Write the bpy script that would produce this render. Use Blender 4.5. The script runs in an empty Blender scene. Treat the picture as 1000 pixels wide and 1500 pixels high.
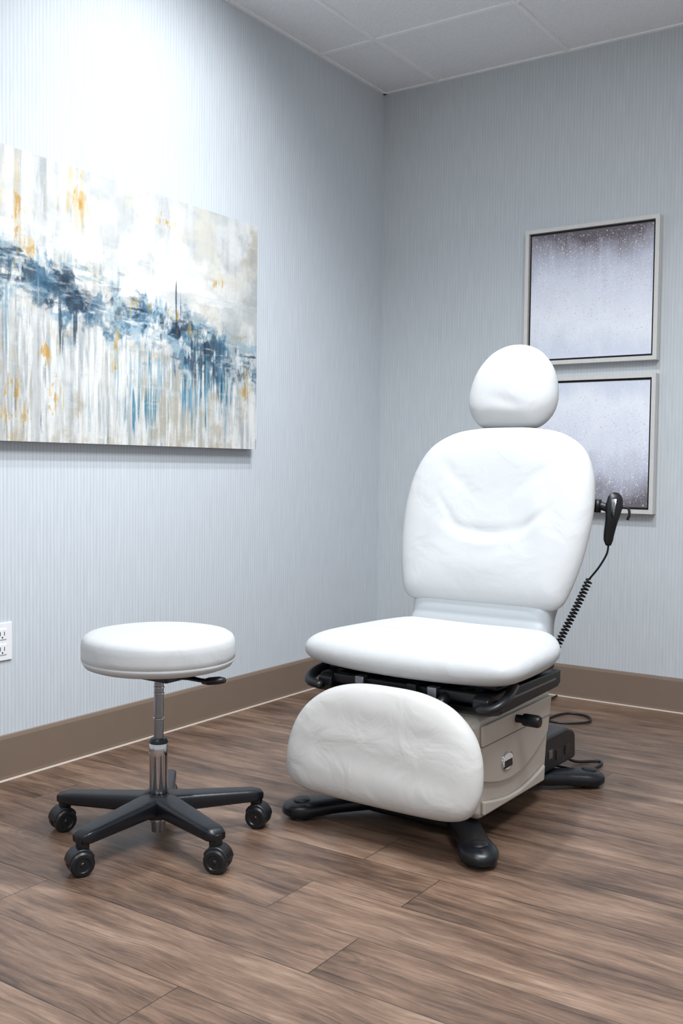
import bpy, math, random
import numpy as np
from mathutils import Vector, Matrix

random.seed(7)
rng = np.random.default_rng(11)
scene = bpy.context.scene
scene.view_settings.view_transform = 'Standard'
scene.view_settings.look = 'None'
scene.view_settings.exposure = 0.0

# ------------------------------------------------------------------ helpers
def lin(c):
    out = []
    for v in c[:3]:
        v = v / 255.0
        out.append(v / 12.92 if v <= 0.04045 else ((v + 0.055) / 1.055) ** 2.4)
    return tuple(out) + (1.0,)

def link_obj(o, parent=None):
    scene.collection.objects.link(o)
    if parent is not None:
        o.parent = parent
    return o

def empty(name, loc=(0, 0, 0)):
    e = bpy.data.objects.new(name, None)
    e.empty_display_size = 0.1
    scene.collection.objects.link(e)
    return e

def mesh_obj(name, verts, faces, mat, parent=None, smooth=True, bevel=0.0, bseg=3, subsurf=0):
    me = bpy.data.meshes.new(name)
    me.from_pydata([tuple(v) for v in verts], [], faces)
    me.validate()
    me.update()
    import bmesh
    bm = bmesh.new(); bm.from_mesh(me)
    bmesh.ops.recalc_face_normals(bm, faces=bm.faces)
    bm.to_mesh(me); bm.free()
    if mat: me.materials.append(mat)
    for p in me.polygons: p.use_smooth = smooth
    o = bpy.data.objects.new(name, me)
    link_obj(o, parent)
    if bevel > 0:
        m = o.modifiers.new('bevel', 'BEVEL'); m.width = bevel; m.segments = bseg
        m.limit_method = 'ANGLE'; m.angle_limit = math.radians(35)
        m.harden_normals = False
        w = o.modifiers.new('wn', 'WEIGHTED_NORMAL'); w.keep_sharp = True
    if subsurf:
        s = o.modifiers.new('ss', 'SUBSURF'); s.levels = subsurf; s.render_levels = subsurf
    return o

def box(name, lo, hi, mat, parent=None, bevel=0.0, bseg=3):
    x0, y0, z0 = lo; x1, y1, z1 = hi
    v = [(x0,y0,z0),(x1,y0,z0),(x1,y1,z0),(x0,y1,z0),(x0,y0,z1),(x1,y0,z1),(x1,y1,z1),(x0,y1,z1)]
    f = [(0,3,2,1),(4,5,6,7),(0,1,5,4),(1,2,6,5),(2,3,7,6),(3,0,4,7)]
    return mesh_obj(name, v, f, mat, parent, smooth=bevel > 0, bevel=bevel, bseg=bseg)

def extrude_poly(name, poly, frame, depth, mat, parent=None, bevel=0.0, bseg=3):
    O, U, V, W = [Vector(a) for a in frame]
    n = len(poly)
    v = [O + U*p[0] + V*p[1] for p in poly] + [O + U*p[0] + V*p[1] + W*depth for p in poly]
    f = [tuple(range(n)), tuple(range(2*n-1, n-1, -1))]
    for i in range(n):
        j = (i+1) % n
        f.append((i, j, n+j, n+i))
    return mesh_obj(name, v, f, mat, parent, smooth=bevel > 0, bevel=bevel, bseg=bseg)

def catmull(pts, n, closed=False):
    P = [np.array(p, float) for p in pts]
    m = len(P)
    segs = m if closed else m-1
    dense = []
    for i in range(segs):
        if closed:
            p0, p1, p2, p3 = P[(i-1) % m], P[i], P[(i+1) % m], P[(i+2) % m]
        else:
            p0, p1, p2, p3 = P[max(i-1,0)], P[i], P[i+1], P[min(i+2,m-1)]
        for k in range(24):
            t = k/24
            dense.append(0.5*((2*p1)+(-p0+p2)*t+(2*p0-5*p1+4*p2-p3)*t*t+(-p0+3*p1-3*p2+p3)*t**3))
    dense.append(P[0] if closed else P[-1])
    D = np.array(dense)
    L = np.concatenate([[0], np.cumsum(np.linalg.norm(np.diff(D, axis=0), axis=1))])
    q = np.linspace(0, L[-1], n, endpoint=not closed)
    return np.stack([np.interp(q, L, D[:, a]) for a in range(D.shape[1])], axis=1)

def sweep(name, pts, radii, mat, parent=None, nseg=12, flat=(1.0, 1.0), up=None, power=2.0, smooth=True):
    pts = [Vector(p) for p in pts]
    n = len(pts)
    if isinstance(radii, tuple) or not hasattr(radii, '__len__'): radii = [radii]*n
    verts, faces = [], []
    prev = None
    for i, p in enumerate(pts):
        t = (pts[min(i+1, n-1)] - pts[max(i-1, 0)]).normalized()
        if up is not None:
            s = t.cross(Vector(up)).normalized(); u = s.cross(t).normalized()
        else:
            if prev is None:
                a = Vector((0,0,1)) if abs(t.z) < 0.9 else Vector((1,0,0))
                s = t.cross(a).normalized()
            else:
                s = (prev - t*prev.dot(t)).normalized()
            u = s.cross(t).normalized()
            prev = s
        r = radii[i]
        rs, ru = (r, r) if not hasattr(r, '__len__') else r
        for k in range(nseg):
            a = 2*math.pi*k/nseg
            ca, sa = math.cos(a), math.sin(a)
            ca = math.copysign(abs(ca)**(2/power), ca); sa = math.copysign(abs(sa)**(2/power), sa)
            verts.append(p + s*(ca*rs*flat[0]) + u*(sa*ru*flat[1]))
    for i in range(n-1):
        for k in range(nseg):
            a, b = i*nseg+k, i*nseg+(k+1) % nseg
            faces.append((a, b, b+nseg, a+nseg))
    faces.append(tuple(range(nseg-1, -1, -1)))
    faces.append(tuple(range((n-1)*nseg, n*nseg)))
    return mesh_obj(name, verts, faces, mat, parent, smooth=smooth)

def lathe(name, prof, origin, mat, parent=None, axis=(0,0,1), nseg=48, sharp=True):
    O = Vector(origin); A = Vector(axis).normalized()
    a = Vector((1,0,0)) if abs(A.x) < 0.9 else Vector((0,1,0))
    S = A.cross(a).normalized(); T = A.cross(S)
    verts, faces = [], []
    for r, z in prof:
        for k in range(nseg):
            th = 2*math.pi*k/nseg
            verts.append(O + A*z + (S*math.cos(th) + T*math.sin(th))*max(r, 1e-5))
    for i in range(len(prof)-1):
        for k in range(nseg):
            x, y = i*nseg+k, i*nseg+(k+1) % nseg
            faces.append((x, y, y+nseg, x+nseg))
    faces.append(tuple(range(nseg-1, -1, -1)))
    faces.append(tuple(range((len(prof)-1)*nseg, len(prof)*nseg)))
    o = mesh_obj(name, verts, faces, mat, parent, smooth=True)
    if sharp:
        m = o.modifiers.new('es', 'EDGE_SPLIT'); m.split_angle = math.radians(40)
    return o

def pad(name, outline, tf, tb, frame, mat, parent=None, p=5, q=0.5, disp=None, post=None, K=26, N=160, centre=None):
    O, U, V, W = [Vector(a) for a in frame]
    ol = catmull(outline, N, closed=True)
    c = np.array(centre) if centre is not None else ol.mean(axis=0)
    verts, faces = [], []
    def place(u, v, w):
        if post: u, v, w = post(u, v, w)
        return O + U*u + V*v + W*w
    rows = []
    for side in (1, -1):
        rr = range(1, K+1) if side == 1 else range(K-1, 0, -1)
        for k in rr:
            s = math.sin(math.pi/2*k/K)
            row = []
            for i in range(N):
                uv = c + s*(ol[i]-c)
                h = max(0.0, 1-s**p)**q
                w = (tf if side == 1 else -tb)*h
                if disp and side == 1:
                    w += disp(uv[0], uv[1])*(1-s**6)
                row.append(len(verts)); verts.append(place(uv[0], uv[1], w))
            rows.append(row)
    c0 = len(verts); verts.append(place(c[0], c[1], tf + (disp(c[0], c[1]) if disp else 0)))
    c1 = len(verts); verts.append(place(c[0], c[1], -tb))
    for a, b in zip(rows[:-1], rows[1:]):
        for i in range(N):
            j = (i+1) % N
            faces.append((a[i], a[j], b[j], b[i]))
    for i in range(N):
        j = (i+1) % N
        faces.append((c0, rows[0][j], rows[0][i]))
        faces.append((c1, rows[-1][i], rows[-1][j]))
    return mesh_obj(name, verts, faces, mat, parent, smooth=True)

# ------------------------------------------------------------------ node helpers
class NT:
    def __init__(s, name):
        s.m = bpy.data.materials.new(name); s.m.use_nodes = True
        s.t = s.m.node_tree; s.n = s.t.nodes; s.l = s.t.links
        s.b = s.n['Principled BSDF']
    def node(s, typ, **kw):
        n = s.n.new(typ)
        for k, v in kw.items(): setattr(n, k, v)
        return n
    def put(s, sock, v):
        if hasattr(v, 'is_output') or isinstance(v, bpy.types.NodeSocket): s.l.new(v, sock)
        else: sock.default_value = v
    def math(s, op, a, b=0.0, c=None, clamp=False):
        n = s.node('ShaderNodeMath', operation=op, use_clamp=clamp)
        s.put(n.inputs[0], a); s.put(n.inputs[1], b)
        if c is not None: s.put(n.inputs[2], c)
        return n.outputs[0]
    def xyz(s, x, y, z):
        n = s.node('ShaderNodeCombineXYZ'); s.put(n.inputs[0], x); s.put(n.inputs[1], y); s.put(n.inputs[2], z)
        return n.outputs[0]
    def pos(s):
        g = s.node('ShaderNodeNewGeometry'); q = s.node('ShaderNodeSeparateXYZ')
        s.l.new(g.outputs['Position'], q.inputs[0])
        return q.outputs[0], q.outputs[1], q.outputs[2], g.outputs['Position']
    def noise(s, vec, scale=1.0, detail=4.0, rough=0.5, dist=0.0):
        n = s.node('ShaderNodeTexNoise'); s.put(n.inputs['Vector'], vec)
        n.inputs['Scale'].default_value = scale; n.inputs['Detail'].default_value = detail
        n.inputs['Roughness'].default_value = rough; n.inputs['Distortion'].default_value = dist
        return n.outputs['Fac']
    def ramp(s, fac, stops, interp='LINEAR'):
        n = s.node('ShaderNodeValToRGB'); s.put(n.inputs[0], fac)
        cr = n.color_ramp; cr.interpolation = interp
        while len(cr.elements) < len(stops): cr.elements.new(0.5)
        for e, (p, c) in zip(cr.elements, stops): e.position = p; e.color = c
        return n.outputs[0]
    def mix(s, fac, a, b, mode='MIX'):
        n = s.node('ShaderNodeMix', data_type='RGBA', blend_type=mode)
        s.put(n.inputs[0], fac); s.put(n.inputs[6], a); s.put(n.inputs[7], b)
        return n.outputs[2]
    def bump(s, h, strength=0.2, dist=0.002):
        n = s.node('ShaderNodeBump'); n.inputs['Strength'].default_value = strength
        n.inputs['Distance'].default_value = dist
        s.put(n.inputs['Height'], h); s.l.new(n.outputs[0], s.b.inputs['Normal'])
    def set(s, **kw):
        for k, v in kw.items(): s.put(s.b.inputs[k.replace('_', ' ')], v)
        return s.m

def simple(name, rgb, rough=0.5, metal=0.0, var=0.06, nscale=40, bump=0.0, bscale=300, spec=None, coat=0.0):
    k = NT(name)
    x, y, z, P = k.pos()
    c = lin(rgb)
    n = k.noise(P, nscale, 3)
    d = tuple(max(0, v*(1-var)) for v in c[:3]) + (1,)
    e = tuple(min(1, v*(1+var)) for v in c[:3]) + (1,)
    k.set(Base_Color=k.mix(n, d, e), Roughness=rough, Metallic=metal)
    if spec is not None: k.b.inputs['Specular IOR Level'].default_value = spec
    if coat: k.b.inputs['Coat Weight'].default_value = coat
    if bump > 0: k.bump(k.noise(P, bscale, 4), bump, 0.001)
    return k.m

def vinyl(name, rgb, wr=0.35):
    k = NT(name)
    x, y, z, P = k.pos()
    c = lin(rgb)
    n = k.noise(P, 6, 3)
    k.set(Base_Color=k.mix(n, tuple(v*.97 for v in c[:3])+(1,), c), Roughness=k.math('MULTIPLY_ADD', n, .12, .44))
    k.b.inputs['Specular IOR Level'].default_value = 0.35
    h = k.math('ADD', k.math('MULTIPLY', k.noise(P, 10, 3, .45, .8), 1.0), k.math('MULTIPLY', k.noise(P, 420, 3), 0.05))
    k.bump(h, wr, 0.010)
    return k.m

# ------------------------------------------------------------------ surface materials
def wallpaper(name, along, light, dark, wv):
    k = NT(name)
    x, y, z, P = k.pos()
    s = y if along == 'y' else x
    fine = k.noise(k.xyz(k.math('MULTIPLY', s, 330.0), k.math('MULTIPLY', z, 6.0), 0.0), 1.0, 3, 0.6)
    med = k.noise(k.xyz(k.math('MULTIPLY', s, 90.0), k.math('MULTIPLY', z, 8.0), 4.0), 1.0, 2, 0.5)
    wave = k.math('SINE', k.math('MULTIPLY', s, 2*math.pi/0.0135))
    f = k.math('ADD', k.math('MULTIPLY', fine, 0.55), k.math('MULTIPLY', med, 0.30))
    f = k.math('ADD', f, k.math('MULTIPLY_ADD', wave, wv, 0.08))
    col = k.ramp(f, [(0.26, lin(dark)), (0.52, lin(tuple((a+b)/2 for a, b in zip(light, dark)))), (0.80, lin(light))])
    k.set(Base_Color=col, Roughness=0.6)
    k.b.inputs['Specular IOR Level'].default_value = 0.35
    k.bump(f, 0.12, 0.001)
    return k.m

m_wall_l = wallpaper('wallpaper_left', 'y', (212, 217, 222), (186, 193, 200), 0.12)
m_wall_r = wallpaper('wallpaper_right', 'x', (206, 211, 214), (181, 187, 192), 0.07)

def wood_floor():
    k = NT('vinyl_plank_floor')
    x, y, z, P = k.pos()
    PW, PL = 0.1755, 1.22
    yy = k.math('DIVIDE', k.math('ADD', y, 10*PW*2 + 2.342 - 0.351 + 0.0), PW)
    row = k.math('FLOOR', yy)
    fy = k.math('FRACT', yy)
    wn = k.node('ShaderNodeTexWhiteNoise', noise_dimensions='1D'); k.put(wn.inputs['W'], row)
    off = wn.outputs['Value']
    xx = k.math('ADD', k.math('DIVIDE', x, PL), k.math('ADD', off, 10.0))
    colid = k.math('FLOOR', xx); fx = k.math('FRACT', xx)
    wn2 = k.node('ShaderNodeTexWhiteNoise', noise_dimensions='2D'); k.put(wn2.inputs['Vector'], k.xyz(row, colid, 0.0))
    pid = wn2.outputs['Value']
    o = k.math('MULTIPLY', pid, 37.0)
    warp = k.noise(k.xyz(k.math('MULTIPLY', x, 3.2), k.math('MULTIPLY', y, 10.0), o), 1.0, 3)
    yw = k.math('ADD', y, k.math('MULTIPLY', k.math('SUBTRACT', warp, 0.5), 0.06))
    g1 = k.noise(k.xyz(k.math('MULTIPLY', x, 3.2), k.math('MULTIPLY', yw, 36.0), o), 1.0, 9, 0.70)
    g2 = k.noise(k.xyz(k.math('MULTIPLY', x, 9.0), k.math('MULTIPLY', yw, 180.0), o), 1.0, 4, 0.65)
    g3 = k.noise(k.xyz(k.math('MULTIPLY', x, 3.0), k.math('MULTIPLY', y, 9.0), o), 1.0, 6, 0.60)
    g4 = k.noise(k.xyz(k.math('MULTIPLY', x, 5.0), k.math('MULTIPLY', yw, 110.0), k.math('ADD', o, 5.0)), 1.0, 3, 0.6)
    pore = k.math('MULTIPLY', k.math('SUBTRACT', g4, 0.58), 5.0, clamp=True)
    vo = k.node('ShaderNodeTexVoronoi'); k.put(vo.inputs['Vector'], k.xyz(k.math('MULTIPLY', x, 2.1), k.math('MULTIPLY', y, 4.6), 0.0))
    vo.inputs['Scale'].default_value = 1.0
    kd = k.math('ADD', vo.outputs['Distance'], k.math('MULTIPLY', k.math('SUBTRACT', g1, 0.5), 0.10))
    knot = k.math('SUBTRACT', 1.0, k.math('DIVIDE', kd, 0.075), clamp=True)
    ring = k.math('MULTIPLY', k.math('SINE', k.math('MULTIPLY', kd, 150.0)), k.math('SUBTRACT', 1.0, k.math('DIVIDE', kd, 0.22), clamp=True))
    f = k.math('ADD', k.math('MULTIPLY', k.math('SUBTRACT', g1, 0.5), 0.70), k.math('MULTIPLY', k.math('SUBTRACT', g2, 0.5), 0.42))
    f = k.math('ADD', f, k.math('MULTIPLY_ADD', k.math('SUBTRACT', g3, 0.5), 0.70, 0.53))
    f = k.math('ADD', f, k.math('MULTIPLY', k.math('SUBTRACT', pid, 0.5), 0.10))
    f = k.math('SUBTRACT', f, k.math('MULTIPLY', knot, 0.32))
    f = k.math('SUBTRACT', f, k.math('MULTIPLY', pore, 0.12))
    f = k.math('ADD', f, k.math('MULTIPLY', ring, 0.07))
    col = k.ramp(f, [(0.22, lin((44, 34, 28))), (0.38, lin((80, 62, 51))), (0.52, lin((109, 86, 71))),
                     (0.66, lin((134, 109, 91))), (0.84, lin((162, 139, 121)))])
    e1 = k.math('LESS_THAN', fy, 0.014); e2 = k.math('LESS_THAN', fx, 0.0022)
    seam = k.math('MAXIMUM', e1, e2)
    col = k.mix(k.math('MULTIPLY', seam, 0.7), col, lin((34, 26, 22)))
    k.set(Base_Color=col, Roughness=k.math('MULTIPLY_ADD', g2, 0.22, 0.27))
    k.b.inputs['Specular IOR Level'].default_value = 0.5
    h = k.math('SUBTRACT', k.math('MULTIPLY', f, 0.6), k.math('MULTIPLY', seam, 1.0))
    k.bump(h, 0.35, 0.0012)
    return k.m
m_floor = wood_floor()

def ceiling_mat():
    k = NT('ceiling_tile')
    x, y, z, P = k.pos()
    n = k.noise(P, 260, 4, 0.7)
    k.set(Base_Color=k.ramp(n, [(0.35, lin((224, 227, 230))), (0.55, lin((244, 246, 248)))]), Roughness=0.9)
    k.bump(n, 0.35, 0.002)
    return k.m
m_ceil = ceiling_mat()
m_grid = simple('ceiling_grid_paint', (246, 247, 248), 0.5)
m_base = simple('baseboard_vinyl', (124, 107, 94), 0.42, var=0.05, nscale=12)
m_bead = simple('floor_caulk', (186, 172, 158), 0.6)

m_vinyl = vinyl('white_vinyl', (195, 197, 198), 0.38)
m_vinyl3 = vinyl('legrest_vinyl', (197, 195, 192), 0.5)
m_vinyl2 = simple('grey_white_vinyl', (168, 173, 176), 0.4, var=0.02, nscale=8, bump=0.12, bscale=420)
m_black = simple('black_plastic', (18, 20, 24), 0.38, var=0.2, nscale=60, bump=0.15, bscale=500)
m_blackbase = simple('black_base_metal', (17, 20, 26), 0.34, var=0.2, nscale=30, bump=0.2, bscale=350)
m_beige = simple('beige_abs_cover', (190, 181, 170), 0.42, var=0.02, nscale=15)
m_beige2 = simple('beige_abs_cover_dark', (130, 123, 114), 0.45, var=0.02, nscale=15)
m_chrome = simple('chrome', (205, 206, 210), 0.12, metal=1.0, var=0.02)
m_steel = simple('brushed_steel', (150, 154, 160), 0.32, metal=1.0, var=0.08)
m_silver = simple('silver_frame', (208, 206, 203), 0.36, metal=0.15, var=0.08, nscale=60)
m_frameblk = simple('black_frame_inner', (14, 14, 18), 0.5)
m_white = simple('white_plastic', (236, 238, 240), 0.35, var=0.01)
m_dark = simple('dark_slot', (30, 30, 32), 0.6)
m_label = simple('black_label', (12, 14, 20), 0.3)

# ------------------------------------------------------------------ room
H = 2.69
X1, Y0 = 4.6, -6.2
T = 0.12
box('floor', (-T, Y0, -0.10), (X1, T, 0.0), m_floor)
box('ceiling', (-T, Y0, H), (X1, T, H+0.1), m_ceil)
box('wall_left', (-T, Y0, 0.0), (0.0, T, H), m_wall_l)
box('wall_right', (0.0, 0.0, 0.0), (X1, T, H), m_wall_r)
def base_profile(): return [(0,0),(0.012,0),(0.010,0.012),(0.009,0.125),(0.006,0.135),(0,0.137)]
extrude_poly('baseboard_left', base_profile(), ((0,Y0,0),(1,0,0),(0,0,1),(0,1,0)), -Y0, m_base)
extrude_poly('baseboard_right', base_profile(), ((0,0,0),(0,-1,0),(0,0,1),(1,0,0)), X1, m_base)
extrude_poly('trim_1', [(0.012,0),(0.017,0),(0.013,0.004),(0.012,0.004)], ((0,Y0,0),(1,0,0),(0,0,1),(0,1,0)), -Y0-0.017, m_bead)
extrude_poly('trim_2', [(0.012,0),(0.017,0),(0.013,0.004),(0.012,0.004)], ((0.017,0,0),(0,-1,0),(0,0,1),(1,0,0)), X1-0.02, m_bead)
gv, gf = [], []
def addbox(lo, hi):
    b = len(gv)
    x0,y0,z0 = lo; x1,y1,z1 = hi
    gv.extend([(x0,y0,z0),(x1,y0,z0),(x1,y1,z0),(x0,y1,z0),(x0,y0,z1),(x1,y0,z1),(x1,y1,z1),(x0,y1,z1)])
    gf.extend([tuple(b+i for i in q) for q in [(0,3,2,1),(4,5,6,7),(0,1,5,4),(1,2,6,5),(2,3,7,6),(3,0,4,7)]])
gx = 0.287
while gx < X1:
    addbox((gx-0.008, Y0, H-0.006), (gx+0.008, 0, H+0.002)); gx += 0.61
gy = -0.53
while gy > Y0:
    addbox((0, gy-0.008, H-0.0065), (X1, gy+0.008, H+0.002)); gy -= 0.61
addbox((0, Y0, H-0.0055), (0.016, 0, H+0.002))
addbox((0, -0.016, H-0.0055), (X1, 0, H+0.002))
mesh_obj('trim_3', gv, gf, m_grid, smooth=False)

# ------------------------------------------------------------------ painted canvases (colour attribute on a fine mesh)
def srgb2lin(a):
    a = np.clip(a, 0, 255)/255.0
    return np.where(a <= 0.04045, a/12.92, ((a+0.055)/1.055)**2.4)

def canvas_mat(name, rough=0.55):
    k = NT(name)
    a = k.node('ShaderNodeAttribute', attribute_name='paint')
    x, y, z, P = k.pos()
    n = k.noise(P, 420, 3)
    col = k.mix(k.math('MULTIPLY', n, 0.06), a.outputs['Color'], lin((120, 125, 130)))
    k.set(Base_Color=col, Roughness=rough)
    k.b.inputs['Specular IOR Level'].default_value = 0.3
    k.bump(n, 0.15, 0.001)
    return k.m

def canvas_mesh(name, img, frame, w, h, mat, parent):
    O, U, V = [np.array(a, float) for a in frame]
    Hh, Ww, _ = img.shape
    us = np.linspace(0, w, Ww); vs = np.linspace(h, 0, Hh)
    uu, vv = np.meshgrid(us, vs)
    co = O[None, None] + uu[..., None]*U + vv[..., None]*V
    me = bpy.data.meshes.new(name)
    idx = np.arange(Hh*Ww).reshape(Hh, Ww)
    quads = np.stack([idx[1:, :-1], idx[1:, 1:], idx[:-1, 1:], idx[:-1, :-1]], axis=-1).reshape(-1, 4)
    me.from_pydata(co.reshape(-1, 3).tolist(), [], quads.tolist())
    me.update()
    ca = me.color_attributes.new('paint', 'FLOAT_COLOR', 'POINT')
    rgba = np.ones((Hh*Ww, 4), np.float32); rgba[:, :3] = srgb2lin(img).reshape(-1, 3)
    ca.data.foreach_set('color', rgba.ravel())
    me.materials.append(mat)
    o = bpy.data.objects.new(name, me)
    return link_obj(o, parent)

def smooth_noise(h, w, ny, nx):
    ny = int(max(1, ny)); nx = int(max(1, nx))
    gr = rng.random((ny+2, nx+2))
    yi = np.linspace(0, ny, h); xi = np.linspace(0, nx, w)
    y0 = yi.astype(int); x0 = xi.astype(int)
    fy = (yi-y0)[:, None]; fx = (xi-x0)[None, :]
    fy = fy*fy*(3-2*fy); fx = fx*fx*(3-2*fx)
    a = gr[y0][:, x0]; b = gr[y0][:, x0+1]; c = gr[y0+1][:, x0]; d = gr[y0+1][:, x0+1]
    return (a*(1-fx)+b*fx)*(1-fy)+(c*(1-fx)+d*fx)*fy
def fbm(h, w, ny, nx, oct=4, gain=.6):
    s = 0; a = 1; tot = 0
    for i in range(oct):
        s = s + a*smooth_noise(h, w, min(ny*2**i, h//2), min(nx*2**i, w//2)); tot += a; a *= gain
    return s/tot

# --- large abstract
PY0, PY1, PZ0, PZ1 = -2.46, -0.97, 1.022, 1.880
CW, CH = 800, 460
SY_ = np.linspace(PY0, PY1, CW)[None, :]*np.ones((CH, 1))
FF = np.linspace(0, 1, CH)[:, None]*np.ones((1, CW))
img = np.zeros((CH, CW, 3)); img[:] = (208, 210, 209)
BX = [-2.46, -2.13, -2.0, -1.87, -1.63, -1.41, -1.23, -0.95]; BF = [0.37, 0.40, 0.42, 0.46, 0.49, 0.54, 0.59, 0.66]
BD = np.interp(SY_, BX, BF) + (fbm(CH, CW, 2, 12, 3)-.5)*.07
def band(y): return float(np.interp(y, BX, BF))
WHT=(242,242,239); CRM=(228,222,202); GRY=(172,178,182); BEI=(184,174,154); OCH=(204,148,54); OCH2=(216,182,116)
NAV=(34,54,74); BLU=(64,104,132); LBL=(134,170,190); DGR=(78,88,98); TEA=(54,120,150)
def win(y, f, sy, sf): return np.exp(-((SY_-y)/sy)**2-((FF-f)/sf)**2)
def layer(col, w, ny, nx, thr, k=6, al=1.0, oct=5):
    global img
    n = fbm(CH, CW, ny, nx, oct)
    ww = np.clip(w, 0, 1)
    m = np.clip((n-thr-(1-ww)*.25)*k, 0, 1)*np.clip(ww*2, 0, 1)*al
    m = m*(0.8+0.5*(rng.random((CH, CW))-.5))
    img = img*(1-m[..., None])+np.array(col, float)*m[..., None]
one = np.ones((CH, CW))
V = (3, 60); Hh_ = (26, 7); B = (7, 10)
layer(GRY, one, *V, .48, 4, .7); layer(CRM, one, *B, .50, 5, .6); layer(WHT, one, *B, .46, 5, .7)
layer(BEI, win(-1.02, .3, .25, .4), *B, .42, 6, .8); layer(GRY, win(-1.0, .35, .25, .4), 5, 20, .46, 6, .8); layer(BEI, win(-2.2, .8, .6, .35), *V, .46, 5, .6)
layer(OCH2, win(-1.88, .12, .12, .2), *V, .44, 5, .6); layer(GRY, win(-1.9, .2, .2, .4), *V, .47, 6, .8); layer(OCH2, win(-2.11, .25, .06, .3), *V, .45, 6, .6)
layer(WHT, win(-1.58, .27, .45, .28), *B, .33, 6, .95); layer(WHT, win(-2.12, .15, .13, .3), *V, .38, 6, .9)
layer(GRY, win(-1.65, .1, .3, .15), 4, 30, .52, 6, .5)
layer(CRM, win(-1.4, .15, .4, .2), *Hh_, .50, 6, .6); layer(WHT, win(-1.5, .36, .35, .1), *Hh_, .44, 7, .9)
low = np.clip((FF-BD-.02)*8, 0, 1)
layer(GRY, low, 3, 80, .46, 6, .8); layer(WHT, low, 3, 90, .49, 7, .9); layer(DGR, low*np.clip(1-(FF-BD)*2.5, 0, 1), 3, 110, .58, 8, .6)
layer(BEI, low, *B, .53, 7, .7); layer(LBL, low*win(-1.5, .75, .5, .3), 3, 90, .52, 7, .6); layer(WHT, low*win(-1.75, .7, .35, .4), 4, 50, .47, 7, .9)
cl = np.interp(SY_, [-2.46, -2.13, -1.85, -1.74, -1.6, -1.5, -1.42, -1.3, -1.15, -1.0, -.95], [.85, 1, 1, .75, .70, .78, .95, 1, .88, .85, .7])
wide = np.exp(-((FF-BD)/.13)**2); nar = np.exp(-((FF-BD)/.08)**2)*cl
layer(LBL, wide, 18, 14, .46, 7, .75); layer(GRY, wide, 30, 14, .5, 7, .8); layer(LBL, wide, 9, 60, .5, 8, .7); layer(BLU, wide, 14, 22, .56, 9, .8)
layer(BLU, nar, 20, 16, .48, 9, .8); layer(DGR, nar, 12, 30, .52, 9, .75); layer(NAV, nar, 16, 20, .53, 11, .85); layer(NAV, nar, 34, 12, .57, 11, .8)
for (y, f, sy, sf, t) in [(-2.06, .40, .12, .07, .40), (-1.90, .47, .11, .10, .38), (-1.42, .53, .10, .07, .42), (-1.24, .63, .14, .12, .40), (-1.05, .65, .10, .05, .44)]:
    layer(BLU, win(y, f, sy*1.3, sf*1.3), 12, 30, t+.06, 9, .75); layer(NAV, win(y, f, sy, sf), 14, 26, t+.06, 11, .9); layer(DGR, win(y, f+.02, sy, sf), 6, 70, .53, 10, .7)
for (y, f, sy, sf, c) in [(-1.24, .76, .16, .16, TEA), (-1.28, .68, .16, .14, NAV), (-1.35, .80, .16, .13, LBL), (-1.9, .60, .05, .12, NAV), (-1.62, .72, .15, .15, LBL), (-1.6, .85, .14, .1, TEA), (-1.41, .40, .02, .10, NAV), (-2.13, .58, .08, .12, LBL), (-1.08, .74, .08, .1, TEA)]:
    layer(c, win(y, f, sy, sf), 2, 130, .51, 12, .85, 3)
layer(WHT, wide*win(-1.6, .5, .7, .3), 40, 8, .57, 12, .9); layer(WHT, wide, 10, 40, .60, 12, .85); layer(WHT, low, 3, 110, .58, 12, .9)
layer((212, 218, 221), one, 60, 16, .62, 10, .5)
R = rng.uniform
def stroke(y, f, L, Wd, ang, col, al, rough=0.6):
    cx, cy = (y-PY0)/(PY1-PY0)*CW, f*CH
    Rr = int(max(L, Wd)*1.5+3)
    x0, x1 = int(max(0, cx-Rr)), int(min(CW, cx+Rr)); y0, y1 = int(max(0, cy-Rr)), int(min(CH, cy+Rr))
    if x1 <= x0+1 or y1 <= y0+1: return
    yy, xx = np.mgrid[y0:y1, x0:x1]
    a = math.radians(ang); ca, sa = math.cos(a), math.sin(a)
    s = (xx-cx)*ca+(yy-cy)*sa; t = -(xx-cx)*sa+(yy-cy)*ca
    br = rng.random(64)
    k = np.clip(((t/Wd+1)*0.5*20).astype(int), 0, 63)
    ends = 0.4+0.7*br[(k*7+3) % 64]
    m = np.clip((ends-np.abs(s)/L)*2.5, 0, 1)*np.clip((1-np.abs(t)/Wd)*3, 0, 1)
    m *= al*(1-rough*(1-br[k]))
    m *= np.where(rng.random(m.shape) < 0.2, 0.3, 1.0)
    img[y0:y1, x0:x1] = img[y0:y1, x0:x1]*(1-m[..., None])+np.array(col)*m[..., None]
for _ in range(110):
    y = R(-2.46, -.95); stroke(y, band(y)+rng.normal(0, .07), R(6, 22), R(1.5, 5), 8+rng.normal(0, 12), [BLU, LBL, NAV, GRY, WHT, WHT, DGR][rng.integers(7)], R(.3, .7))
for _ in range(120):
    y = R(-2.46, -.95); stroke(y, R(band(y)+.03, 1), R(14, 50), R(1, 4), 90, [WHT, GRY, CRM, LBL, WHT, DGR][rng.integers(6)], R(.25, .6))
for _ in range(60):
    stroke(rng.normal(-1.24, .1), rng.normal(.68, .09), R(8, 36), R(1, 3), 90, [NAV, BLU, TEA, WHT][rng.integers(4)], R(.4, .8))
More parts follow.
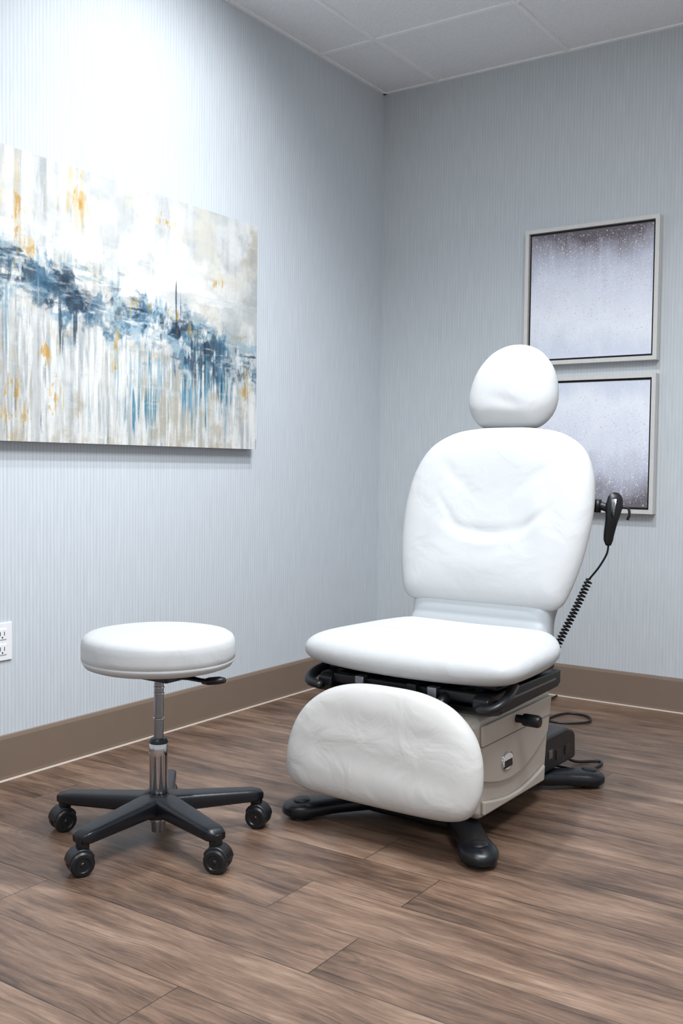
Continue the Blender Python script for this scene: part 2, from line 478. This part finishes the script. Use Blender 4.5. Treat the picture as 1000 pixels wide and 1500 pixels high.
for (y, f, sy, sf) in [(-2.09,.24,.02,.08),(-1.86,.13,.02,.07),(-2.1,.88,.035,.08),(-2.05,.33,.035,.02),(-1.46,.10,.03,.02),(-1.44,.47,.03,.03),(-1.6,.45,.04,.02),
                       (-1.33,.52,.03,.02),(-1.70,.64,.015,.07),(-1.95,.85,.02,.06),(-1.04,.72,.02,.07),(-1.2,.3,.03,.02),(-1.98,.68,.03,.03),(-1.1,.52,.04,.02)]:
    layer(OCH2, win(y, f, sy*1.8, sf*1.8), 10, 90, .50, 8, .6); layer(OCH, win(y, f, sy*1.3, sf*1.3), 24, 110, .50, 9, .7)
    for _ in range(2):
        stroke(rng.normal(y, sy), rng.normal(f, sf), R(4, 12), R(.8, 2.0), 90, OCH, R(.4, .7))
painting = empty('abstract_painting')
m_canvas = canvas_mat('painted_canvas')
m_edge = simple('canvas_edge', (110, 112, 112), 0.8, var=0.4, nscale=14)
box('canvas_body', (0.002, PY0, PZ0), (0.040, PY1, PZ1), m_edge, painting)
img = np.clip((img-210)*1.06+202, 8, 238)*.92
canvas_mesh('canvas_face', img, ((0.0405, PY0, PZ0), (0, 1, 0), (0, 0, 1)), PY1-PY0, PZ1-PZ0, m_canvas, painting)

# --- glitter prints
def glitter(top_dark):
    h = w = 460
    f = np.linspace(0, 1, h)[:, None]*np.ones((1, w))
    st = fbm(h, w, 2, 24, 4)
    big = fbm(h, w, 3, 4, 3)
    t = np.clip(f+(st-.5)*.14+(big-.5)*.35, 0, 1)
    if not top_dark: t = 1-t
    xs = [0, .10, .26, .46, .8, 1.0]
    cols = np.array([[106, 100, 108], [148, 146, 158], [190, 194, 210], [219, 224, 238], [234, 238, 247], [214, 220, 234]], float)
    im = np.stack([np.interp(t, xs, cols[:, c]) for c in range(3)], axis=-1)
    im += (rng.random((h, w, 1))-.5)*14
    for _ in range(4200):
        x = int(rng.integers(1, w-3)); u = rng.beta(1.3, 1.7)
        yv = int(u*(h-4)) if top_dark else int((1-u)*(h-4))
        c = np.array([252, 250, 246]) if R(0, 1) < .72 else np.array([196, 168, 148])
        a = R(.5, 1)
        im[yv, x] = im[yv, x]*(1-a)+c*a
        if R(0, 1) < .5: im[yv:yv+2, x:x+2] = im[yv:yv+2, x:x+2]*(1-a)+c*a
        if R(0, 1) < .08: im[yv:yv+3, x:x+3] = im[yv:yv+3, x:x+3]*(1-a)+c*a
    return im
def framed(name, x0, x1, z0, z1, top_dark):
    e = empty(name)
    fw, dp = 0.016, 0.042
    def ring(nm, a, b, y_front, y_back, mat):
        v = []
        for (p, q, r, s) in (a, b):
            for yv in (y_front, y_back):
                v += [(p, yv, r), (q, yv, r), (q, yv, s), (p, yv, s)]
        f = []
        for i in range(4):
            j = (i+1) % 4
            f += [(i, j, 8+j, 8+i), (4+i, 4+j, 12+j, 12+i), (i, j, 4+j, 4+i), (8+i, 8+j, 12+j, 12+i)]
        return mesh_obj(nm, v, f, mat, e, smooth=False)
    ring('outer_frame', (x0, x1, z0, z1), (x0+fw, x1-fw, z0+fw, z1-fw), -dp, -0.002, m_silver)
    ring('inner_liner', (x0+fw, x1-fw, z0+fw, z1-fw), (x0+fw+.010, x1-fw-.010, z0+fw+.010, z1-fw-.010), -dp+.018, -0.004, m_frameblk)
    g_ = fw+.009
    canvas_mesh('print', glitter(top_dark), ((x0+g_, -dp+.012, z0+g_), (1, 0, 0), (0, 0, 1)), x1-x0-2*g_, z1-z0-2*g_, m_print, e)
    box('backing', (x0+g_, -dp+.014, z0+g_), (x1-g_, -0.003, z1-g_), m_frameblk, e)
m_print = canvas_mat('glitter_print', 0.4)
framed('framed_picture', 0.740, 1.305, 1.396, 1.963, True)
framed('framed_picture', 0.740, 1.305, 0.785, 1.343, False)

# ------------------------------------------------------------------ outlet
ol = empty('wall_outlet')
box('plate', (0.0005, -2.158, 0.364), (0.006, -2.083, 0.478), m_white, ol, bevel=0.002)
for i, zc in enumerate((0.398, 0.444)):
    box('receptacle_%d' % (i+1), (0.005, -2.137, zc-.016), (0.0085, -2.104, zc+.016), m_white, ol, bevel=0.0015)
    box('slot_a_%d' % (i+1), (0.008, -2.129, zc-.004), (0.0089, -2.1265, zc+.008), m_dark, ol)
    box('slot_b_%d' % (i+1), (0.008, -2.1145, zc-.004), (0.0089, -2.112, zc+.008), m_dark, ol)
    box('slot_c_%d' % (i+1), (0.008, -2.1225, zc-.012), (0.0089, -2.118, zc-.007), m_dark, ol)

# ------------------------------------------------------------------ stool
SX, SY = 0.719, -2.186
st = empty('rolling_stool')
prof = [(0.0, 0.446), (0.150, 0.446), (0.170, 0.448), (0.184, 0.453), (0.1905, 0.463), (0.1922, 0.4690), (0.1908, 0.4702), (0.1924, 0.4716), (0.1930, 0.484), (0.1930, 0.503),
        (0.191, 0.516), (0.186, 0.525), (0.176, 0.5315), (0.155, 0.5355), (0.12, 0.5375), (0.06, 0.5385), (0.0, 0.539)]
lathe('cushion', prof, (SX, SY, 0), m_vinyl, st, nseg=96, sharp=False)
lathe('seat_plate', [(0.0, 0.433), (0.09, 0.433), (0.13, 0.440), (0.13, 0.448), (0, 0.448)], (SX, SY, 0), m_black, st)
lathe('gas_spring', [(0.0125, 0.26), (0.0125, 0.436)], (SX, SY, 0), m_steel, st, nseg=32)
for i, zc in enumerate((0.405, 0.39, 0.375, 0.31)):
    lathe('spring_ring_%d' % i, [(0.0128, zc), (0.0142, zc+.001), (0.0142, zc+.004), (0.0128, zc+.005)], (SX, SY, 0), m_chrome, st, nseg=32)
lathe('collar', [(0.013, 0.262), (0.019, 0.262), (0.0235, 0.255), (0.0235, 0.248)], (SX, SY, 0), m_black, st, nseg=32)
lathe('chrome_column', [(0.0215, 0.05), (0.0225, 0.055), (0.0235, 0.215), (0.0242, 0.217), (0.0242, 0.248), (0.023, 0.250)], (SX, SY, 0), m_chrome, st, nseg=40)
lathe('column_tip', [(0.012, 0.02), (0.017, 0.022), (0.019, 0.05)], (SX, SY, 0), m_steel, st, nseg=32)
lathe('hub', [(0.028, 0.060), (0.046, 0.064), (0.048, 0.10), (0.044, 0.112), (0.030, 0.118), (0.025, 0.118)], (SX, SY, 0), m_blackbase, st, nseg=40)
for i in range(5):
    a = math.radians(201 + 72*i)
    d = Vector((math.cos(a), math.sin(a), 0))
    C = Vector((SX, SY, 0))
    pts, rr = [], []
    for k in range(13):
        t = k/12
        r = 0.02+0.256*t
        z = 0.096-0.010*t
        pts.append(C+d*r+Vector((0, 0, z)))
        rr.append((0.036-0.012*t, 0.023-0.008*t))
    rr[-1] = (0.018, 0.010)
    sweep('leg_%d' % (i+1), pts, rr, m_blackbase, st, nseg=28, up=(0, 0, 1), power=4.5)
    E = C+d*0.262
    ca = a + [0.9, -0.5, 0.6, -0.7, 0.3][i]
    ax = Vector((-math.sin(ca), math.cos(ca), 0))
    fw = Vector((math.cos(ca), math.sin(ca), 0))
    W0 = E + fw*0.006 + Vector((0, 0, 0.029))
    for s in (-1, 1):
        lathe('caster_wheel_%d_%s' % (i+1, 'a' if s < 0 else 'b'),
              [(0.004, 0.0), (0.026, 0.0), (0.029, 0.003), (0.029, 0.017), (0.025, 0.021), (0.018, 0.0215), (0.016, 0.019), (0.006, 0.019), (0.004, 0.021)],
              W0 + ax*(s*0.005), m_black, st, axis=ax*s, nseg=36)
    hood = [(-0.033*math.cos(t)*1.0, 0.036*math.sin(t)) for t in np.linspace(0.05, math.pi*0.86, 16)] + [(0.024, 0.004), (0.0, 0.010), (-0.018, 0.0)]
    extrude_poly('caster_hood_%d' % (i+1), hood, (W0 - ax*0.022, -fw, (0, 0, 1), ax), 0.044, m_black, st, bevel=0.004)
    lathe('caster_stem_%d' % (i+1), [(0.008, 0.05), (0.015, 0.056), (0.018, 0.090), (0.006, 0.094)], E, m_black, st, nseg=20)
LD = Vector((0.98, 0.20, 0)); C = Vector((SX, SY, 0.424))
sweep('lever_arm', [C+LD*0.02, C+LD*0.09, C+LD*0.12+Vector((0,0,-.003)), C+LD*0.15+Vector((0,0,-.003))], [(0.014, 0.008), (0.012, 0.006), (0.010, 0.005), (0.010, 0.005)], m_black, st, up=(0,0,1))
sweep('lever_grip', [C+LD*0.128+Vector((0,0,-.006)), C+LD*0.148+Vector((0,0,-.003)), C+LD*0.172+Vector((0,0,.001)), C+LD*0.190+Vector((0,0,.003))], [(0.008,.006),(0.015,.010),(0.016,.010),(0.008,.007)], m_black, st, up=(0,0,1), nseg=16)
box('tilt_bracket', (SX-.05, SY-.035, .413), (SX+.06, SY+.035, .436), m_black, st, bevel=.005)

# ------------------------------------------------------------------ exam chair
ch = empty('exam_chair')
CX = 1.19
a = math.radians(19)
RU = Vector((1, 0, 0)); RV = Vector((0, math.sin(a), math.cos(a))); RW = Vector((0, -math.cos(a), math.sin(a)))
BXc = CX+.010
B0 = Vector((BXc, -1.350, 0.552))

def g(x, s): return math.exp(-(x/s)**2)
def back_disp(u, v):
    d = 0.0
    d -= 0.015*g(u+.01, .16)*g(v-.30, .17)
    d += 0.010*g(u, .13)*g(v-.13, .07)
    arc = .195 + 1.8*u*u
    d += -0.009*g(v-arc-.018, .018)*g(u+.01, .10) + 0.005*g(v-arc+.016, .02)*g(u, .10)
    for s in (-1, 1):
        uu, vv = u*s, v
        l = (uu-.13)*.75-(vv-.39)
        d -= 0.0028*g(l, .026)*g(uu-.13, .07)
        l = (uu-.155)+(vv-.28)*.25
        d += 0.006*g(l, .035)*g(vv-.27, .09)
    l = (u-.12)*.9-(v-.23); d -= 0.005*g(l, .014)*g(u-.13, .05)
    l = (u+.13)*1.2+(v-.27); d -= 0.004*g(l, .014)*g(u+.13, .04)
    return d
half = [(0.0, 0.0), (0.12, 0.0), (0.20, 0.002), (0.246, 0.014), (0.268, 0.05), (0.292, 0.14), (0.305, 0.24), (0.306, 0.33), (0.292, 0.42), (0.252, 0.495), (0.18, 0.541), (0.09, 0.558), (0, 0.561)]
outl = half + [(-u, v) for u, v in half[-2:0:-1]]
pad('backrest_cushion', outl, 0.052, 0.040, (B0, RU, RV, RW), m_vinyl, ch, p=6, disp=back_disp, centre=(0, .28), K=44, N=260)
vs, fs = [], []
NU, NV = 41, 25
for j in range(NV):
    v = -0.085 + 0.125*j/(NV-1)
    hw = 0.238 - 0.010*math.sin(math.pi*j/(NV-1))
    w = 0.016 + 0.005*abs(math.sin((v+0.085)/0.125*math.pi*2.5))**0.5
    for i in range(NU):
        t = -1+2*i/(NU-1)
        e = (1-abs(t)**10)**.5
        vs.append(B0 + RU*(t*hw) + RV*v + RW*(-0.03+(w+0.03)*e))
for j in range(NV-1):
    for i in range(NU-1):
        k = j*NU+i; fs.append((k, k+1, k+1+NU, k+NU))
ob = mesh_obj('lumbar_band', vs, fs, m_vinyl2, ch)
so = ob.modifiers.new('s', 'SOLIDIFY'); so.thickness = 0.012; so.offset = -1
pad('backrest_shell', [(u*.93, .02+v*.93) for u, v in outl], 0.01, 0.022, (B0-RW*0.038, RU, RV, RW), m_black, ch, p=8, centre=(0, .28))

# headrest
ha = math.radians(12)
HV = Vector((0, math.sin(ha), math.cos(ha))); HW = Vector((0, -math.cos(ha), math.sin(ha)))
hh = [(0, 0), (.055, .001), (.100, .012), (.133, .045), (.147, .09), (.142, .145), (.122, .198), (.085, .243), (.043, .266), (0, .273)]
hol = hh + [(-u, v) for u, v in hh[-2:0:-1]]
def head_disp(u, v):
    return -0.004*g(v-.075+.25*u, .02)*g(u-.02, .06) + .003*g(v-.05, .03)
pad('headrest_cushion', hol, 0.070, 0.060, (Vector((CX+.003, -1.145, 1.078)), RU, HV, HW), m_vinyl, ch, p=2.5, q=.5, disp=head_disp, centre=(0, .125))
sweep('headrest_post_1', [(CX-.03, -1.09, .98), (CX-.03, -1.075, 1.12)], .007, m_steel, ch)
sweep('headrest_post_2', [(CX+.03, -1.09, .98), (CX+.03, -1.075, 1.12)], .007, m_steel, ch)

# seat
sh = [(0, -.285), (.12, -.281), (.22, -.270), (.292, -.252), (.322, -.218), (.330, -.15), (.326, -.05), (.314, .05), (.290, .13), (.245, .195), (.16, .220), (0, .227)]
sol = sh + [(-u, v) for u, v in sh[-2:0:-1]]
def seat_disp(u, v):
    return -0.010*g(u, .16)*g(v-.02, .14) + 0.003*g(v+.10-.3*abs(u), .03)*g(abs(u)-.12, .08)
def seat_post(u, v, w):
    t = max(0.0, (-v-.13)/.15)
    w2 = w - 0.012*t*t*(1-(u/.33)**2*.4)
    w2 += 0.010*max(0, v/.2)**2
    return u, v, w2
pad('seat_cushion', sol, 0.046, 0.044, (Vector((CX, -1.540, 0.457)), (1,0,0), (0,1,0), (0,0,1)), m_vinyl, ch, p=9, disp=seat_disp, post=seat_post, centre=(0, -.03), K=34, N=200)
box('seat_pan', (CX-.255, -1.74, .398), (CX+.255, -1.36, .416), m_black, ch, bevel=.006)

# legrest
fa = math.radians(-14)
FV = Vector((0, math.sin(-fa), math.cos(fa))); FW = Vector((0, -math.cos(fa), math.sin(-fa)))
fh = [(0, -.151), (.13, -.150), (.215, -.145), (.264, -.126), (.286, -.082), (.288, -.03), (.274, .028), (.242, .078), (.182, .122), (.10, .146), (0, .151)]
fol = fh + [(-u, v) for u, v in fh[-2:0:-1]]
def foot_disp(u, v):
    return 0.0016*math.sin(u*23+v*31)*math.sin(u*17-v*41)
pad('legrest_cushion', fol, 0.042, 0.035, (Vector((CX, -1.865, 0.247)), (1,0,0), FV, FW), m_vinyl3, ch, p=6.5, disp=foot_disp, centre=(0, -.01))
box('legrest_backplate', (CX-.17, -1.832, .16), (CX+.17, -1.80, .36), m_black, ch, bevel=.01)
for s in (-1, 1):
    sweep('legrest_arm_%d' % (1 if s < 0 else 2), catmull([(CX+s*.13, -1.815, .30), (CX+s*.13, -1.80, .36), (CX+s*.13, -1.74, .38), (CX+s*.13, -1.62, .38)], 20), (.014, .014), m_black, ch, up=None, nseg=14)

# under-seat mechanism
for s in (-1, 1):
    n = 1 if s < 0 else 2
    x = CX+s*.235
    poly = [(-1.79, .362), (-1.775, .342), (-1.72, .334), (-1.34, .342), (-1.32, .352), (-1.32, .388), (-1.77, .394), (-1.79, .382)]
    extrude_poly('side_rail_%d' % n, poly, ((x-.022, 0, 0), (0,1,0), (0,0,1), (1,0,0)), .044, m_black, ch, bevel=.004)
    extrude_poly('rail_groove_%d' % n, [(-1.74, .364), (-1.36, .366), (-1.36, .371), (-1.74, .370)], ((x+s*.0225-.001, 0, 0), (0,1,0), (0,0,1), (1,0,0)), .002, m_steel, ch)
    lathe('rail_knob_%d' % n, [(0, 0), (.014, 0), (.016, .004), (.016, .016), (.012, .02), (0, .02)], (x+s*.02, -1.735, .360), m_black, ch, axis=(s, 0, 0), nseg=24)
    sweep('pivot_bracket_%d' % n, catmull([(CX+s*.235, -1.80, .362), (CX+s*.275, -1.80, .368), (CX+s*.290, -1.76, .385), (CX+s*.275, -1.68, .402)], 16), (.016, .012), m_black, ch, nseg=12)
box('front_crossbar', (CX-.22, -1.775, .368), (CX+.22, -1.745, .394), m_black, ch, bevel=.006)
box('rear_crossbar', (CX-.22, -1.40, .35), (CX+.22, -1.36, .394), m_black, ch, bevel=.006)
box('lift_plate', (CX-.19, -1.72, .325), (CX+.19, -1.36, .345), m_steel, ch, bevel=.003)
for i, dx in enumerate((-.12, .04, .10)):
    box('latch_%d' % (i+1), (CX+dx-.014, -1.795, .365), (CX+dx+.014, -1.765, .400), m_steel if i != 1 else m_black, ch, bevel=.004)
lathe('actuator_rod', [(0, 0), (.014, 0), (.014, .36), (0, .36)], (CX+.05, -1.74, .375), m_steel, ch, axis=(0, 1, 0), nseg=20)
box('mechanism_core', (CX-.15, -1.66, .30), (CX+.15, -1.40, .40), m_black, ch, bevel=.01)
for s in (-1, 1):
    box('back_hinge_%d' % (1 if s < 0 else 2), (CX+s*.17-.015, -1.345, .36), (CX+s*.17+.015, -1.295, .56), m_black, ch, bevel=.005)

# pedestal cover
cov = [(-1.752, .085), (-1.735, .060), (-1.34, .060), (-1.315, .075), (-1.285, .30), (-1.292, .318), (-1.31, .325), (-1.74, .325), (-1.758, .318), (-1.765, .30)]
extrude_poly('pedestal_cover', cov, ((CX-.215, 0, 0), (0,1,0), (0,0,1), (1,0,0)), .430, m_beige, ch, bevel=.016, bseg=4)
for s in (-1, 1):
    n = 1 if s < 0 else 2
    low_ = [(-1.745, .165)] + [(-1.745+t*.42, .165 - .045*math.sin(t*math.pi*.9) + .055*t*t) for t in np.linspace(.1, 1, 12)] + [(-1.302, .30), (-1.306, .306), (-1.745, .306)]
    xo = CX+.215 if s > 0 else CX-.215-.009
    extrude_poly('side_panel_%d' % n, low_, ((xo, 0, 0), (0,1,0), (0,0,1), (1,0,0)), .009, m_beige, ch, bevel=.004)
    low2 = [(-1.735, .075), (-1.35, .070), (-1.345, .115)] + [(-1.735+t*.39, .112 - .026*math.sin(t*math.pi) + .0*t) for t in np.linspace(.92, 0, 10)]
    extrude_poly('skirt_panel_%d' % n, low2, ((CX+.215 if s > 0 else CX-.215-.012, 0, 0), (0,1,0), (0,0,1), (1,0,0)), .012, m_beige, ch, bevel=.005)
box('cover_seam', (CX-.2255, -1.745, .252), (CX+.2255, -1.31, .2545), m_beige2, ch)
bx = CX+.2245
bd = [(.036*math.cos(t), .026*math.sin(t)) for t in np.linspace(0, 2*math.pi, 32, endpoint=False)]
extrude_poly('badge_rim', bd, ((bx-.002, -1.60, .186), (0,1,0), (0,0,1), (1,0,0)), .005, m_chrome, ch, bevel=.0015)
bd2 = [(u*.82, v*.80) for u, v in bd]
extrude_poly('badge_face', bd2, ((bx+.001, -1.60, .186), (0,1,0), (0,0,1), (1,0,0)), .003, m_white, ch)
box('badge_label', (bx+.003, -1.624, .170), (bx+.0048, -1.576, .190), m_label, ch)
lathe('side_handle', [(0, 0), (.011, 0), (.011, .020), (.016, .023), (.017, .030), (.017, .064), (.014, .070), (0, .071)], (CX+.222, -1.545, .288), m_black, ch, axis=(1, 0, 0), nseg=32)

# base casting with four feet
sp = [(-.13, -.27), (.13, -.27), (.155, -.20), (.12, -.10), (.12, .18), (.155, .27), (.13, .33), (-.13, .33), (-.155, .27), (-.12, .18), (-.12, -.10), (-.155, -.20)]
extrude_poly('base_plate', sp, ((CX, -1.46, .014), (1,0,0), (0,1,0), (0,0,1)), .048, m_blackbase, ch, bevel=.012, bseg=4)
for nm, sx, ys, tipy in (('front_left', -1, -1.66, -1.850), ('front_right', 1, -1.66, -1.862), ('rear_left', -1, -1.25, -1.10), ('rear_right', 1, -1.25, -1.10)):
    dy = tipy-ys
    P = [(CX+sx*.06, ys-dy*.10, .036), (CX+sx*.13, ys+dy*.12, .036), (CX+sx*.19, ys+dy*.45, .032), (CX+sx*.245, ys+dy*.80, .028), (CX+sx*.278, tipy, .026), (CX+sx*.300, tipy+dy*.18, .024)]
    pp = catmull(P, 24)
    rad = []
    for i in range(24):
        t = i/23
        w = np.interp(t, [0, .35, .6, .85, .95, 1], [.060, .040, .038, .050, .036, .010])
        h = np.interp(t, [0, .35, .6, .85, .95, 1], [.026, .024, .022, .025, .020, .008])
        rad.append((w, h))
    sweep('foot_' + nm, pp, rad, m_blackbase, ch, nseg=24, up=(0,0,1), power=2.6)
    lathe('foot_pad_' + nm, [(0, 0), (.026, 0), (.026, .012), (0, .012)], (CX+sx*.272, tipy-.0, .0005), m_black, ch, nseg=24)
    lathe('foot_cap_' + nm, [(.0, .046), (.024, .046), (.024, .051), (.020, .054), (0, .055)], (CX+sx*.268, tipy-dy*.04, .0), m_black, ch, nseg=24)
extrude_poly('power_unit', [(-1.275, .062), (-1.03, .055), (-1.025, .065), (-1.03, .135), (-1.05, .15), (-1.10, .165), (-1.275, .168)], ((CX-.07, 0, 0), (0,1,0), (0,0,1), (1,0,0)), .265, m_black, ch, bevel=.01)
box('power_socket_1', (CX+.1935, -1.19, .085), (CX+.1975, -1.15, .115), m_label, ch, bevel=.001)
box('power_socket_2', (CX+.1935, -1.12, .085), (CX+.1975, -1.08, .115), m_label, ch, bevel=.001)
box('power_switch', (CX+.1935, -1.245, .10), (CX+.1975, -1.22, .125), m_steel, ch, bevel=.001)

# hand control
HX, HY, HZ = 1.545, -1.19, .82
sweep('control_bracket', catmull([(1.470, -1.205, .85), (1.49, -1.20, .856), (1.52, -1.195, .85), (1.535, -1.19, .84)], 14), (.009, .012), m_black, ch, nseg=12)
sweep('control_clip', [(1.498, -1.20, .835), (1.500, -1.20, .872)], .012, m_black, ch)
pp = catmull([(HX-.014, HY, HZ-.080), (HX-.012, HY-.004, HZ-.05), (HX-.002, HY-.008, HZ), (HX+.004, HY-.006, HZ+.045), (HX+.006, HY, HZ+.072)], 22)
rad = [(np.interp(i/21, [0, .1, .45, .75, .93, 1], [.008, .014, .018, .025, .021, .008]), np.interp(i/21, [0, .1, .5, .9, 1], [.007, .011, .013, .012, .005])) for i in range(22)]
sweep('hand_control', pp, rad, m_black, ch, nseg=24, up=(-.56, .83, 0), power=2.3)
sweep('control_keypad', [(HX-.001, HY-.021, HZ+.005), (HX+.003, HY-.0205, HZ+.055)], [(.010, .002), (.014, .002)], m_steel, ch, up=(-.3, -.9, 0), nseg=16)
sweep('control_hook', catmull([(HX+.008, HY, HZ+.03), (HX+.036, HY+.01, HZ+.03), (HX+.042, HY+.01, HZ+.01), (HX+.036, HY+.01, HZ-.005)], 14), .004, m_black, ch, nseg=8)
sweep('control_cord', catmull([(HX-.014, HY, HZ-.078), (1.527, -1.19, .715), (1.505, -1.19, .675), (1.478, -1.19, .64)], 20), .0032, m_black, ch, nseg=8)
path = catmull([(1.478, -1.19, .64), (1.455, -1.20, .58), (1.432, -1.215, .52), (1.405, -1.235, .45), (1.39, -1.25, .40)], 420)
hel = []
for i in range(420):
    p = Vector(path[i]); t = (Vector(path[min(i+1, 419)])-Vector(path[max(i-1, 0)])).normalized()
    s = t.cross(Vector((0, 1, 0))).normalized(); u = s.cross(t)
    ph = i/420*2*math.pi*24
    r = .0095*min(1, i/12)
    hel.append(p+s*math.cos(ph)*r+u*math.sin(ph)*r)
sweep('coiled_cord', hel, .0028, m_black, ch, nseg=6)
sweep('power_cord_1', catmull([(1.30, -1.035, .09), (1.31, -.98, .05), (1.34, -.92, .010), (1.40, -.86, .006), (1.42, -.90, .006), (1.40, -.98, .006), (1.34, -1.0, .008), (1.25, -.95, .007), (1.13, -.75, .006), (1.05, -.45, .006),
      (1.07, -.31, .006), (1.15, -.30, .006), (1.19, -.38, .007), (1.14, -.46, .008), (1.06, -.47, .009), (.98, -.38, .010), (.94, -.22, .008), (.93, -.06, .01)], 160), .0048, m_black, ch, nseg=8)

# ------------------------------------------------------------------ lights
def spot(name, loc, tgt, energy, size_deg, blend, radius, col=(1, 1, 1)):
    L = bpy.data.lights.new(name, 'SPOT'); L.energy = energy; L.spot_size = math.radians(size_deg); L.spot_blend = blend
    L.shadow_soft_size = radius; L.color = col
    o = bpy.data.objects.new(name, L); scene.collection.objects.link(o)
    o.location = loc; o.rotation_euler = (Vector(tgt)-Vector(loc)).to_track_quat('-Z', 'Y').to_euler()
    return o
def area(name, loc, tgt, energy, sx, sy, col=(1, 1, 1)):
    L = bpy.data.lights.new(name, 'AREA'); L.energy = energy; L.shape = 'RECTANGLE'; L.size = sx; L.size_y = sy; L.color = col
    o = bpy.data.objects.new(name, L); scene.collection.objects.link(o)
    o.location = loc; o.rotation_euler = (Vector(tgt)-Vector(loc)).to_track_quat('-Z', 'Y').to_euler()
    return o
cool = (0.92, 0.96, 1.0)
spot('downlight_lamp_1', (0.88, -1.55, 2.66), (0.05, -1.60, 1.75), 64, 118, 1.0, 0.04, cool)
spot('downlight_lamp_2', (1.20, -1.50, 2.66), (1.15, -1.55, 0.0), 140, 140, 1.0, 0.06, cool)
area('ceiling_lamp_1', (2.2, -2.5, 2.67), (2.2, -2.5, 0), 74, 0.9, 0.9, cool)
area('ceiling_lamp_2', (1.8, -4.6, 2.67), (1.8, -4.6, 0), 42, 1.2, 0.6, cool)

w = bpy.data.worlds.new('world'); scene.world = w; w.use_nodes = True
w.node_tree.nodes['Background'].inputs[0].default_value = (0.90, 0.95, 1.0, 1)
w.node_tree.nodes['Background'].inputs[1].default_value = 0.60

# ------------------------------------------------------------------ camera
cam = bpy.data.cameras.new('camera')
cam.sensor_fit = 'VERTICAL'; cam.sensor_height = 36.0; cam.sensor_width = 24.0
cam.lens = 1470/1500*36.0
cam.clip_start = 0.05
co = bpy.data.objects.new('camera', cam); scene.collection.objects.link(co)
yaw, pitch, roll = math.radians(34.2), math.atan(65/1470), 0.012
F = Vector((-math.sin(yaw)*math.cos(pitch), math.cos(yaw)*math.cos(pitch), -math.sin(pitch)))
Rm = F.to_track_quat('-Z', 'Y').to_matrix() @ Matrix.Rotation(roll, 3, 'Z')
co.matrix_world = Matrix.Translation((2.52, -4.02, 0.955)) @ Rm.to_4x4()
scene.camera = co
